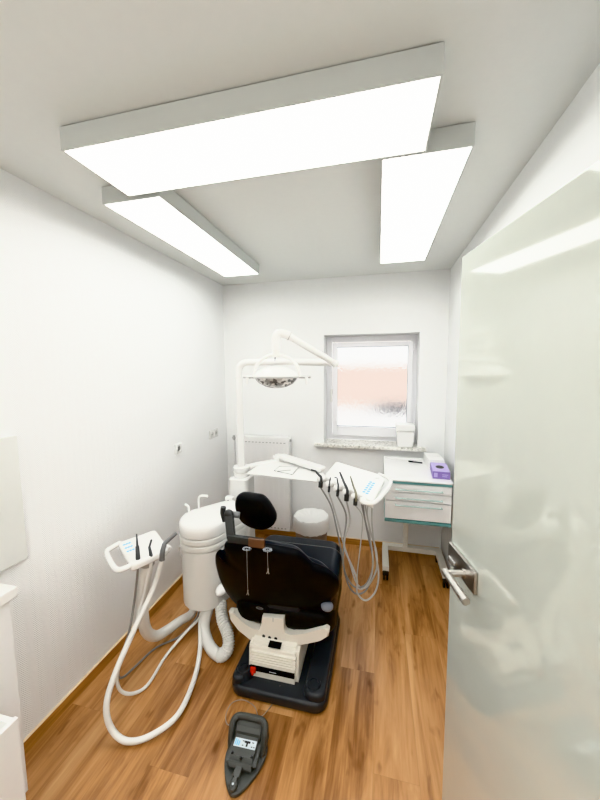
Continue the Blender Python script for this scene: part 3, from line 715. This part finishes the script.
for p in an: obj('holder_nose', cyl_bm(Vector(p) - ow * .03, Vector(p) + ow * .02, .0215, bev=.008, seg=18), WPLAST, ae_)
kb = (-1.177, 1.376, 0.705)
obj('swivel', cyl_bm((kb[0], kb[1] + .04, ZA - .075), (kb[0], kb[1] + .04, ZA - .04), .036, bev=.004), GREYM, ae_)
apt = [(-1.244, 1.46, 0.62), (-1.268, 1.47, 0.463), (-1.287, 1.49, 0.312), (-1.3, 1.53, 0.19), (-1.297, 1.6, 0.106), (-1.278, 1.68, 0.082), (-1.246, 1.77, 0.077), (-1.207, 1.85, 0.079)]
apt = [(kb[0], kb[1] + .04, ZA - .06)] + list(apt[1:]) + [(-1.175, 1.87, .19)]
obj('curved_arm', tube_bm(apt, lambda u: .034 - .008 * u, seg=18), WUNIT, ae_)
tl = [[(-1.089, 1.25, 0.8), (-1.136, 1.307, 0.8), (-1.226, 1.409, 0.8), (-1.322, 1.518, 0.8)], [(-1.052, 1.291, 0.8), (-1.095, 1.343, 0.8), (-1.151, 1.406, 0.8), (-1.191, 1.475, 0.8)], [(-1.011, 1.318, 0.8), (-1.059, 1.379, 0.8), (-1.101, 1.453, 0.8), (-1.1, 1.568, 0.8)]]
tl = [[(x, y, ZA - .05 + k * .04) for k, (x, y, z) in enumerate(q)] for q in tl]
tl = [[(-1.19, 1.366, 0.72), (-1.175, 1.349, 0.77), (-1.193, 1.37, 0.82), (-1.214, 1.394, 0.87)], [(-1.136, 1.398, 0.73), (-1.134, 1.394, 0.765), (-1.151, 1.406, 0.8), (-1.152, 1.427, 0.83)], [(-1.099, 1.432, 0.72), (-1.094, 1.432, 0.765), (-1.089, 1.446, 0.805), (-1.052, 1.5, 0.84)]]
tr = [[.013, .012, .009, .003], [.012, .011, .006, .005], [.014, .013, .012, .009]]
an_l = ['black pointed syringe leftmost on the assistant holder', 'short dark curved-tip instrument in the middle of the assistant holder', 'grey suction handpiece slanting right on the assistant holder']
lo = [[(-1.288, 1.46, 0.591), (-1.275, 1.42, 0.474), (-1.267, 1.36, 0.339), (-1.313, 1.34, 0.186), (-1.362, 1.37, 0.053), (-1.367, 1.41, -0.025), (-1.35, 1.48, -0.073), (-1.316, 1.62, -0.089), (-1.215, 1.72, 0.02), (-1.132, 1.79, 0.11)],
      [(-1.214, 1.47, 0.612), (-1.223, 1.42, 0.483), (-1.226, 1.35, 0.366), (-1.253, 1.29, 0.262), (-1.293, 1.29, 0.136), (-1.283, 1.3, 0.055), (-1.238, 1.33, 0.02), (-1.202, 1.4, 0.003), (-1.219, 1.58, -0.008), (-1.157, 1.7, 0.075), (-1.11, 1.79, 0.114)],
      [(-1.155, 1.5, 0.66), (-1.151, 1.42, 0.563), (-1.178, 1.29, 0.414), (-1.199, 1.19, 0.286), (-1.2, 1.13, 0.186), (-1.176, 1.12, 0.086), (-1.106, 1.13, 0.023), (-1.009, 1.17, 0.027), (-0.936, 1.28, 0.032), (-0.964, 1.47, 0.021), (-1.02, 1.63, 0.044), (-1.091, 1.77, 0.133)]]
lr = [.006, .0085, .0135]; lm = [HOSEG, HOSEW, HOSEW]
for i in range(3):
    t = thing('suction_handpiece' if i == 2 else 'syringe' if i == 0 else 'handpiece', an_l[i], 'handpiece', tl[i][1], 'instruments on the assistant holder')
    rr = tr[i]
    obj('body', tube_bm(tl[i][:3], lambda u, rr=rr: rr[0] + (rr[2] - rr[0]) * u, seg=12), DGREY if i < 2 else MGREY, t)
    obj('tip', tube_bm([Vector(tl[i][2]).lerp(Vector(tl[i][1]), .06), tl[i][2], tl[i][3]], lambda u, rr=rr: rr[2] + (rr[3] - rr[2]) * u, seg=12, smooth=False), DGREY if i < 2 else MGREY, t)
    hp2 = [tl[i][0]] + [(x, y, max(z, lr[i] + .001)) for x, y, z in lo[i][1:]] + [(-1.135 + .035 * i, 1.82, .194)]
    obj('hose', tube_bm(hp2, lr[i], seg=12, n=10), lm[i], t)

# ------------------------------------------------------------------ dental chair
ch = thing('dental_chair', 'black padded dental chair seen from behind on a charcoal floor base', 'dental chair', (-.49, 1.8, 0))
bp = prism_bm(rrect(-.752, -.228, 1.450, 2.12, .07, 8), 0, .060, .018)
bs = obj('base_plate', bp, BASEN, ch)
# raised side rails of the base
obj('side_rail', prism_bm(rrect(-.742, -.675, 1.465, 2.10, .032), .03, .095, .016), BASEN, bs)
obj('side_rail', prism_bm(rrect(-.352, -.238, 1.465, 2.10, .045), .03, .095, .016), BASEN, bs)
for (x, y) in ((-.690, 1.530), (-.305, 1.528)):
    b = xf(lathe_bm([(0, .006), (.024, .006), (.024, .018), (.036, .018), (.044, 0), (.046, -.03)], 28), Matrix.Translation((x, y, .084)))
    c = obj('levelling_cap', b, BASEN, ch)
    obj('cap_hole', xf(lathe_bm([(0, .0065), (.023, .0065), (.023, .008), (0, .008)], 20), Matrix.Translation((x, y, .084))), RUBBER, c)
# motor box
ml = (-0.672, 1.54, 0.137)[0]; mr_ = (-0.381, 1.54, 0.062)[0] - .010
b = bmesh.new()
pf = [(1.532, .035), (1.530, .09), (1.545, .205), (1.56, .228), (1.74, .262), (1.95, .26), (1.95, .035)]
vs0 = [b.verts.new((ml, y, z)) for y, z in pf]; f = b.faces.new(vs0)
r = bmesh.ops.extrude_face_region(b, geom=[f])
for v in r['geom']:
    if isinstance(v, bmesh.types.BMVert): v.co.x = mr_
bmesh.ops.recalc_face_normals(b, faces=b.faces[:])
bmesh.ops.bevel(b, geom=b.edges[:], offset=.018, segments=4, affect='EDGES')
mb = obj('motor_cover', b, CREAM, ch)
b = bmesh.new()
for k in range(5): box_bm(ml + .012, mr_ - .012, 1.5335 + k * .0016, 1.56, .137 + k * .013, .1435 + k * .013, .0012, 1, bm=b)
obj('cooling_rib', b, CREAM, mb)
obj('label_strip', box_bm(ml + .016, mr_ - .018, 1.526, 1.540, .096, .122, .001), BLACK, mb)
b = box_bm(ml + .125, ml + .165, 1.5252, 1.5262, .106, .1105); obj('strip_print', b, LABELW, mb)
b = box_bm(ml + .020, ml + .050, 1.517, 1.529, .088, .118, .004); box_bm(ml + .028, ml + .042, 1.509, 1.519, .082, .100, .003, bm=b)
lab(obj('power_switch', b, RED, mb), 'red glowing power switch')
obj('top_slot', xf(box_bm(-.035, .035, -.018, .018, 0, .003, .001), Matrix.Translation(((-0.525, 1.567, 0.22)[0], (-0.525, 1.567, 0.22)[1], .2325)) @ Matrix.Rotation(R(13), 4, 'X')), BLACK, mb)
# cream bracket
ol_ = [(-0.818, 1.6, 0.349), (-0.788, 1.6, 0.352), (-0.748, 1.6, 0.318), (-0.69, 1.6, 0.289), (-0.655, 1.6, 0.283), (-0.63, 1.6, 0.281), (-0.618, 1.6, 0.31), (-0.61, 1.6, 0.366), (-0.485, 1.6, 0.377), (-0.483, 1.6, 0.321), (-0.473, 1.6, 0.294), (-0.438, 1.6, 0.289), (-0.371, 1.6, 0.309), (-0.291, 1.6, 0.345), (-0.253, 1.6, 0.357), (-0.236, 1.6, 0.342), (-0.24, 1.6, 0.311), (-0.279, 1.6, 0.28), (-0.358, 1.6, 0.249), (-0.452, 1.6, 0.217), (-0.536, 1.6, 0.196), (-0.606, 1.6, 0.196), (-0.692, 1.6, 0.211), (-0.765, 1.6, 0.253), (-0.808, 1.6, 0.301)]
b = pillow_bm(ol_, (0, -1, 0), [(.97, -.045), (1.0, -.038), (1.0, -.008), (.965, 0)])
for v in b.verts:
    v.co.z -= .012; v.co.y += .05 * max(0, abs(v.co.x + .52) - .12)
br = obj('lift_bracket', b, CREAM, ch, ang=40)
for q in ((263.7,636.3),(269.5,637.8),(275.6,638.8)):
    pass
b = bmesh.new()
for q in [(-0.601, 1.598, 0.242), (-0.567, 1.598, 0.239), (-0.531, 1.598, 0.24)]: cyl_bm((q[0], 1.602, q[2]), (q[0], 1.5985, q[2]), .009, bm=b, seg=14)
obj('bolt_hole', b, RUBBER, br)
obj('bracket_mark', box_bm((-0.545, 1.598, 0.349)[0] - .002, (-0.545, 1.598, 0.349)[0] + .002, 1.5985, 1.601, (-0.545, 1.598, 0.349)[2] - .012, (-0.545, 1.598, 0.349)[2] + .01), GREYM, br)
obj('lift_column', box_bm(-.60, -.40, 1.64, 1.92, .25, .42, .02), BASEN, ch)
# seat
b = prism_bm(rrect(-.815, -.210, 1.66, 2.10, .09, 8), .35, .545, .06, 6)
for v in b.verts:
    if v.co.y < 1.78: v.co.z = v.co.z - .05 * max(0, (1.78 - v.co.y) / .12) * (1 if v.co.z < .5 else 1.2)
obj('seat', b, NAVY, ch, ang=60)
b = prism_bm(rrect(-.79, -.235, 2.03, 2.22, .08, 8), .12, .52, .05, 5)
obj('leg_rest', b, NAVY, ch, ang=60)
obj('seat_pan', prism_bm(rrect(-.805, -.212, 1.63, 2.08, .08, 8), .265, .40, .045, 5), BLKLEA, ch, ang=60)
# backrest
po = [(-0.7994, 1.5386, 0.7872), (-0.7546, 1.5314, 0.8077), (-0.6626, 1.529, 0.8146), (-0.564, 1.5309, 0.8092), (-0.4836, 1.5324, 0.8049), (-0.4051, 1.5351, 0.7972), (-0.3609, 1.5456, 0.7675), (-0.3228, 1.5613, 0.723), (-0.2825, 1.5673, 0.706), (-0.2422, 1.5732, 0.6891), (-0.2078, 1.5845, 0.6571), (-0.1862, 1.5981, 0.6187), (-0.1911, 1.619, 0.5595), (-0.2294, 1.6486, 0.4756), (-0.262, 1.6664, 0.4251), (-0.2919, 1.6788, 0.39), (-0.3792, 1.7008, 0.3277), (-0.4693, 1.7177, 0.2798), (-0.5601, 1.7257, 0.2571), (-0.646, 1.7302, 0.2445), (-0.715, 1.728, 0.2506), (-0.7744, 1.7178, 0.2796), (-0.8109, 1.706, 0.313), (-0.8475, 1.6855, 0.371), (-0.8686, 1.6664, 0.4252), (-0.8839, 1.6387, 0.5037), (-0.8874, 1.6139, 0.5741), (-0.8845, 1.5894, 0.6433), (-0.8724, 1.5704, 0.6973), (-0.8554, 1.5625, 0.7196), (-0.8388, 1.5697, 0.6991), (-0.8085, 1.5591, 0.7293)]
po = [tuple(v) for v in smooth_pts(po, 3, closed=True)]
bn = V(0, -.51, -.18).normalized()
b = pillow_bm(po, bn, [(.9, -.035), (.985, -.03), (1.0, -.02), (1.0, -.006), (.985, .004), (.93, .016), (.8, .028), (.6, .036), (.35, .040), (.15, .041), (0, .041)])
for v in b.verts: v.co += V(0, .012, -.012)
bk = obj('backrest_shell', b, BLACK, ch, ang=60)
b = pillow_bm(po, bn, [(0, -.095), (.5, -.092), (.78, -.085), (.86, -.07), (.90, -.052), (.91, -.036), (.88, -.030)])
obj('backrest_cushion', b, NAVY, ch, ang=60)
em = [(-0.6292, 1.6246, 0.3876)][0]
b = tube_bm([(em[0] + .020 * math.cos(a), em[1] - .006 + .018 * math.sin(a) * -.33 , em[2] + .012 * math.sin(a)) for a in [2 * PI * k / 16 for k in range(16)]], .0018, seg=6, n=2, closed=True)
tube_bm([(em[0] - .018, em[1] - .006, em[2]), (em[0] + .018, em[1] - .006, em[2])], .0015, seg=6, smooth=False, bm=b)
lab(obj('emblem', b, MGREY, bk), 'small dark grey round emblem')
# hinge caps at the sides
q = (-0.252, 1.64, 0.449); lab(obj('side_cap', ell_bm(q, .034, .03, .026), mat('pale_grey_cap', (.24, .26, .31), .35), ch), 'pale grey rounded side cap')
q = (-0.927, 1.76, 0.358); b = ell_bm(q, .040, .06, .026); lab(obj('side_cap', b, WPLAST, ch), 'white rounded side cap')
# headrest
ho = [(-0.7827, 1.6733, 0.9846), (-0.7633, 1.6653, 1.007), (-0.7304, 1.6598, 1.0148), (-0.6745, 1.6544, 1.013), (-0.6259, 1.65, 1.0104), (-0.5956, 1.6532, 0.9862), (-0.5678, 1.6626, 0.939), (-0.5492, 1.6745, 0.8866), (-0.5624, 1.6861, 0.8477), (-0.5932, 1.6971, 0.8185), (-0.6391, 1.7069, 0.7996), (-0.7027, 1.713, 0.8016), (-0.7578, 1.7123, 0.8264), (-0.7841, 1.7035, 0.8702), (-0.7946, 1.689, 0.9296)]
ho = [tuple(v) for v in smooth_pts(ho, 3, closed=True)]
hn = V(-.1, -.95, -.25).normalized()
b = pillow_bm(ho, hn, [(0, -.075), (.5, -.072), (.8, -.062), (.95, -.045), (1, -.025), (1, -.008), (.96, .006), (.85, .014), (.5, .020), (0, .021)])
hr = obj('headrest', b, BLKLEA, ch, ang=60)
j = [(-0.825, 1.6, 0.93), (-0.778, 1.6, 0.929), (-0.731, 1.6, 0.922)]
obj('headrest_joint', tube_bm([j[1], (j[2][0], 1.61, j[2][2])], .017, smooth=False, seg=16), MGREY, ch)
b = tube_bm([(-0.819, 1.595, 0.967), (-0.823, 1.595, 0.933), (-0.812, 1.595, 0.888)], .015, seg=14, n=5, flat=(1, 1)); obj('lock_lever', b, DGREY, ch)
v0, v1 = (-0.775, 1.57, 0.943), (-0.745, 1.53, 0.826); h1 = (-0.563, 1.53, 0.823)
b = bar_bm(v0, v1, .028, .046, .006, up=(1, 0, 0)); ell_bm(v0, .027, .018, .026, bm=b); bar_bm(V(*v1) + V(-.02, 0, .004), V(*h1) + V(.0, 0, .004), .026, .040, .006, bm=b)
obj('headrest_bracket', b, DGREY, ch)
q0 = (-0.632, 1.485, 0.866); q1 = (-0.545, 1.485, 0.821)
lab(obj('guide_plate', box_bm(q0[0], q1[0], 1.485, 1.50, q1[2], q0[2], .003), WOODREFL, ch), 'metal guide plate with a brown wood reflection painted in')
# napkin chain hung on the chair
nc = thing('napkin_chain', 'thin metal napkin cord with two clips hanging over the black backrest', 'napkin chain', (-0.591, 1.5, 0.807))
for (cx_, cy_, ex, ey, kx) in ((0, 0, 0, 0, 0),):
    pass
cl = [[(-0.6311, 1.4644, 0.8217), (-0.6766, 1.57, 0.5225)], [(-0.5203, 1.4606, 0.8326), (-0.5352, 1.505, 0.7065)]]
for a_, e_ in cl:
    a_ = Vector(a_); e_ = Vector(e_)
    obj('loop_disc', xf(lathe_bm([(.010, 0), (.024, 0), (.024, .003), (.010, .003)], 20, sx=1, sy=.8), Matrix.Translation(a_ + V(0, .0, 0))), CLEAR, nc)
    obj('cord', tube_bm([a_, a_.lerp(e_, .5) + V(0, -.002, 0), e_], .0019, seg=6), CORDG, nc)
    b = cyl_bm(e_, e_ + V(0, 0, -.014), .0035, seg=8)
    bar_bm(e_ + V(0, 0, -.012), e_ + V(-.008, 0, -.030), .005, .003, .0008, up=(0, 1, 0), bm=b); bar_bm(e_ + V(0, 0, -.012), e_ + V(.005, 0, -.030), .005, .003, .0008, up=(0, 1, 0), bm=b)
    obj('clip', b, GREYM, nc)

# ------------------------------------------------------------------ foot pedal
PM = Matrix.Translation((-.552, 1.195, 0)) @ Matrix.Rotation(R(2), 4, 'Z')
fp = thing('foot_pedal', 'dark grey foot control pedal with a printed label on the oak floor', 'foot pedal', (-.552, 1.195, 0))
ou = smooth_pts([(0, -.128, 0), (.026, -.116, 0), (.064, -.062, 0), (.088, .0, 0), (.092, .05, 0), (.078, .085, 0), (.05, .10, 0), (-.05, .10, 0), (-.078, .085, 0), (-.088, .03, 0), (-.082, -.02, 0), (-.056, -.075, 0), (-.024, -.117, 0)], 4, closed=True)
obj('base', xf(prism_bm([(p.x, p.y) for p in ou], 0, .018, .005), PM), PEDALG, fp)
b = bmesh.new()
prof = [(-.052, .016), (-.058, .045), (-.045, .060), (.035, .066), (.085, .066), (.095, .05), (.095, .016)]
vs0 = [b.verts.new((-.068, y, z)) for y, z in prof]; f = b.faces.new(vs0); r = bmesh.ops.extrude_face_region(b, geom=[f])
for v in r['geom']:
    if isinstance(v, bmesh.types.BMVert): v.co.x = .068
bmesh.ops.recalc_face_normals(b, faces=b.faces[:]); bmesh.ops.bevel(b, geom=b.edges[:], offset=.016, segments=4, affect='EDGES')
obj('pedal_body', xf(b, PM), PEDALG, fp)
b = bmesh.new()
vs0 = [b.verts.new((-.066, y, z)) for y, z in [(.040, .016), (.045, .070), (.072, .098), (.092, .098), (.100, .080), (.100, .016)]]; f = b.faces.new(vs0); r = bmesh.ops.extrude_face_region(b, geom=[f])
for v in r['geom']:
    if isinstance(v, bmesh.types.BMVert): v.co.x = .066
bmesh.ops.recalc_face_normals(b, faces=b.faces[:]); bmesh.ops.bevel(b, geom=b.edges[:], offset=.010, segments=3, affect='EDGES')
obj('rear_hood', xf(b, PM), PEDALG, fp)
# rear guard arch
b = bmesh.new()
pts = [(-.074, .030, .018), (-.078, .046, .055), (-.078, .070, .096), (-.062, .088, .106), (-.03, .092, .108), (.03, .092, .108), (.062, .088, .106), (.078, .070, .096), (.078, .046, .055), (.074, .030, .018)]
tube_bm(pts, .014, seg=12, n=5, bm=b, flat=(1.0, 1.35))
obj('guard_arch', xf(b, PM), PEDALG, fp)
for s in (-1, 1):
    b = prism_bm([(.015, .016), (.10, .016), (.092, .085), (.065, .088)], -.005, .005, .002)
    xf(b, Matrix(((0, 0, 1, s * .080), (1, 0, 0, 0), (0, 1, 0, 0), (0, 0, 0, 1)))); obj('side_wing', xf(b, PM), PEDALG, fp)
sl = math.atan2(.006, .08)
LM = PM @ Matrix.Translation((0, .018, .0655)) @ Matrix.Rotation(sl, 4, 'X')
lb = obj('pedal_label', xf(box_bm(-.050, .050, -.016, .016, -.001, .0008), LM), LABELW, fp)
b = bmesh.new()
for k in range(3): xf_ = None; box_bm(-.047 + k * .0085, -.0415 + k * .0085, -.012, .012 - k * .003, .0009, .0012, bm=b)
obj('label_print', xf(b, LM), BLUE, lb)
b = box_bm(-.004, .022, .002, .010, .0009, .0013); box_bm(.005, .013, -.011, .003, .0009, .0013, bm=b)
for x in (-.012, .030, .040): box_bm(x, x + .006, -.010, -.007, .0009, .0013, bm=b)
for x in (-.014, .030): box_bm(x, x + .009, .006, .009, .0009, .0013, bm=b)
obj('label_symbol', xf(b, LM), RUBBER, lb)
for x, y in ((-.044, -.022), (0, -.034), (.044, -.022)):
    obj('screw', xf(lathe_bm([(0, .004), (.004, .004), (.0065, 0), (.0065, -.004)], 14), PM @ Matrix.Translation((x, y, .062))), DGREY, fp)
b = bmesh.new()
bar_bm((0, -.045, .045), (-.004, -.085, .035), .030, .012, .004, bm=b); bar_bm((-.003, -.075, .036), (-.006, -.112, .030), .018, .010, .004, bm=b); xf(b, Matrix.Identity(4))
cyl_bm((-.006, -.108, .016), (-.006, -.108, .037), .017, bev=.004, bm=b)
lv_ = obj('toggle_lever', xf(b, PM), PEDALG, fp)
obj('toggle_dot', xf(cyl_bm((-.006, -.108, .0370), (-.006, -.108, .0385), .004, seg=12), PM), LABELW, lv_)
cp = [(-0.481, 1.508, 0.06), (-0.492, 1.504, 0.015), (-0.511, 1.444, 0.006), (-0.534, 1.377, 0.02), (-0.558, 1.384, 0.006), (-0.595, 1.425, 0.006), (-0.663, 1.441, 0.006), (-0.712, 1.413, 0.006), (-0.717, 1.356, 0.006), (-0.692, 1.315, 0.006), (-0.648, 1.3, 0.03), (-0.592, 1.292, 0.07)]
lab(obj('cable', tube_bm(cp, .0022, seg=8), CORD, fp), 'thin beige looped cable')

# ------------------------------------------------------------------ light, world, camera
w = bpy.data.worlds.new('World'); bpy.context.scene.world = w; w.use_nodes = True
nt = w.node_tree; bg = nt.nodes['Background']
sky = nt.nodes.new('ShaderNodeTexSky'); sky.sky_type = 'HOSEK_WILKIE'; sky.turbidity = 8; sky.sun_direction = (0, -.5, .8); sky.ground_albedo = .8
mx = nt.nodes.new('ShaderNodeMix'); mx.data_type = 'RGBA'; mx.inputs['Factor'].default_value = .8; mx.inputs['B'].default_value = (1, .985, .95, 1)
nt.links.new(sky.outputs[0], mx.inputs['A']); nt.links.new(mx.outputs['Result'], bg.inputs['Color']); bg.inputs['Strength'].default_value = 2.5
def area(name, loc, rot, sx, sy, e, c=(1, 1, 1)):
    l = bpy.data.lights.new(name, 'AREA'); l.shape = 'RECTANGLE'; l.size = sx; l.size_y = sy; l.energy = e; l.color = c
    o = bpy.data.objects.new(name, l); o.location = loc; o.rotation_euler = rot; col.objects.link(o); return o
area('fill_behind_camera', (-.5, -.75, 2.5), (0, 0, 0), 1.0, .5, 30, (1, .99, .96))  # added fill from behind the camera; no lamp is known there

cam = bpy.data.cameras.new('camera'); co = bpy.data.objects.new('camera', cam); col.objects.link(co)
cam.sensor_fit = 'VERTICAL'; cam.sensor_height = 24; cam.lens = 328.74 / 800 * 24; cam.clip_start = .02
yaw, pit, rol = R(13.468), R(5.438), R(-.447)
fw = V(-math.sin(yaw) * math.cos(pit), math.cos(yaw) * math.cos(pit), -math.sin(pit))
rt = V(math.cos(yaw), math.sin(yaw), 0); up = rt.cross(fw)
rt2 = rt * math.cos(rol) + up * math.sin(rol); up2 = -rt * math.sin(rol) + up * math.cos(rol)
co.matrix_world = Matrix(((rt2.x, up2.x, -fw.x, 0), (rt2.y, up2.y, -fw.y, 0), (rt2.z, up2.z, -fw.z, 1.72), (0, 0, 0, 1)))
sc = bpy.context.scene; sc.camera = co
sc.view_settings.view_transform = 'Khronos PBR Neutral'; sc.view_settings.look = 'None'; sc.view_settings.exposure = 0.0
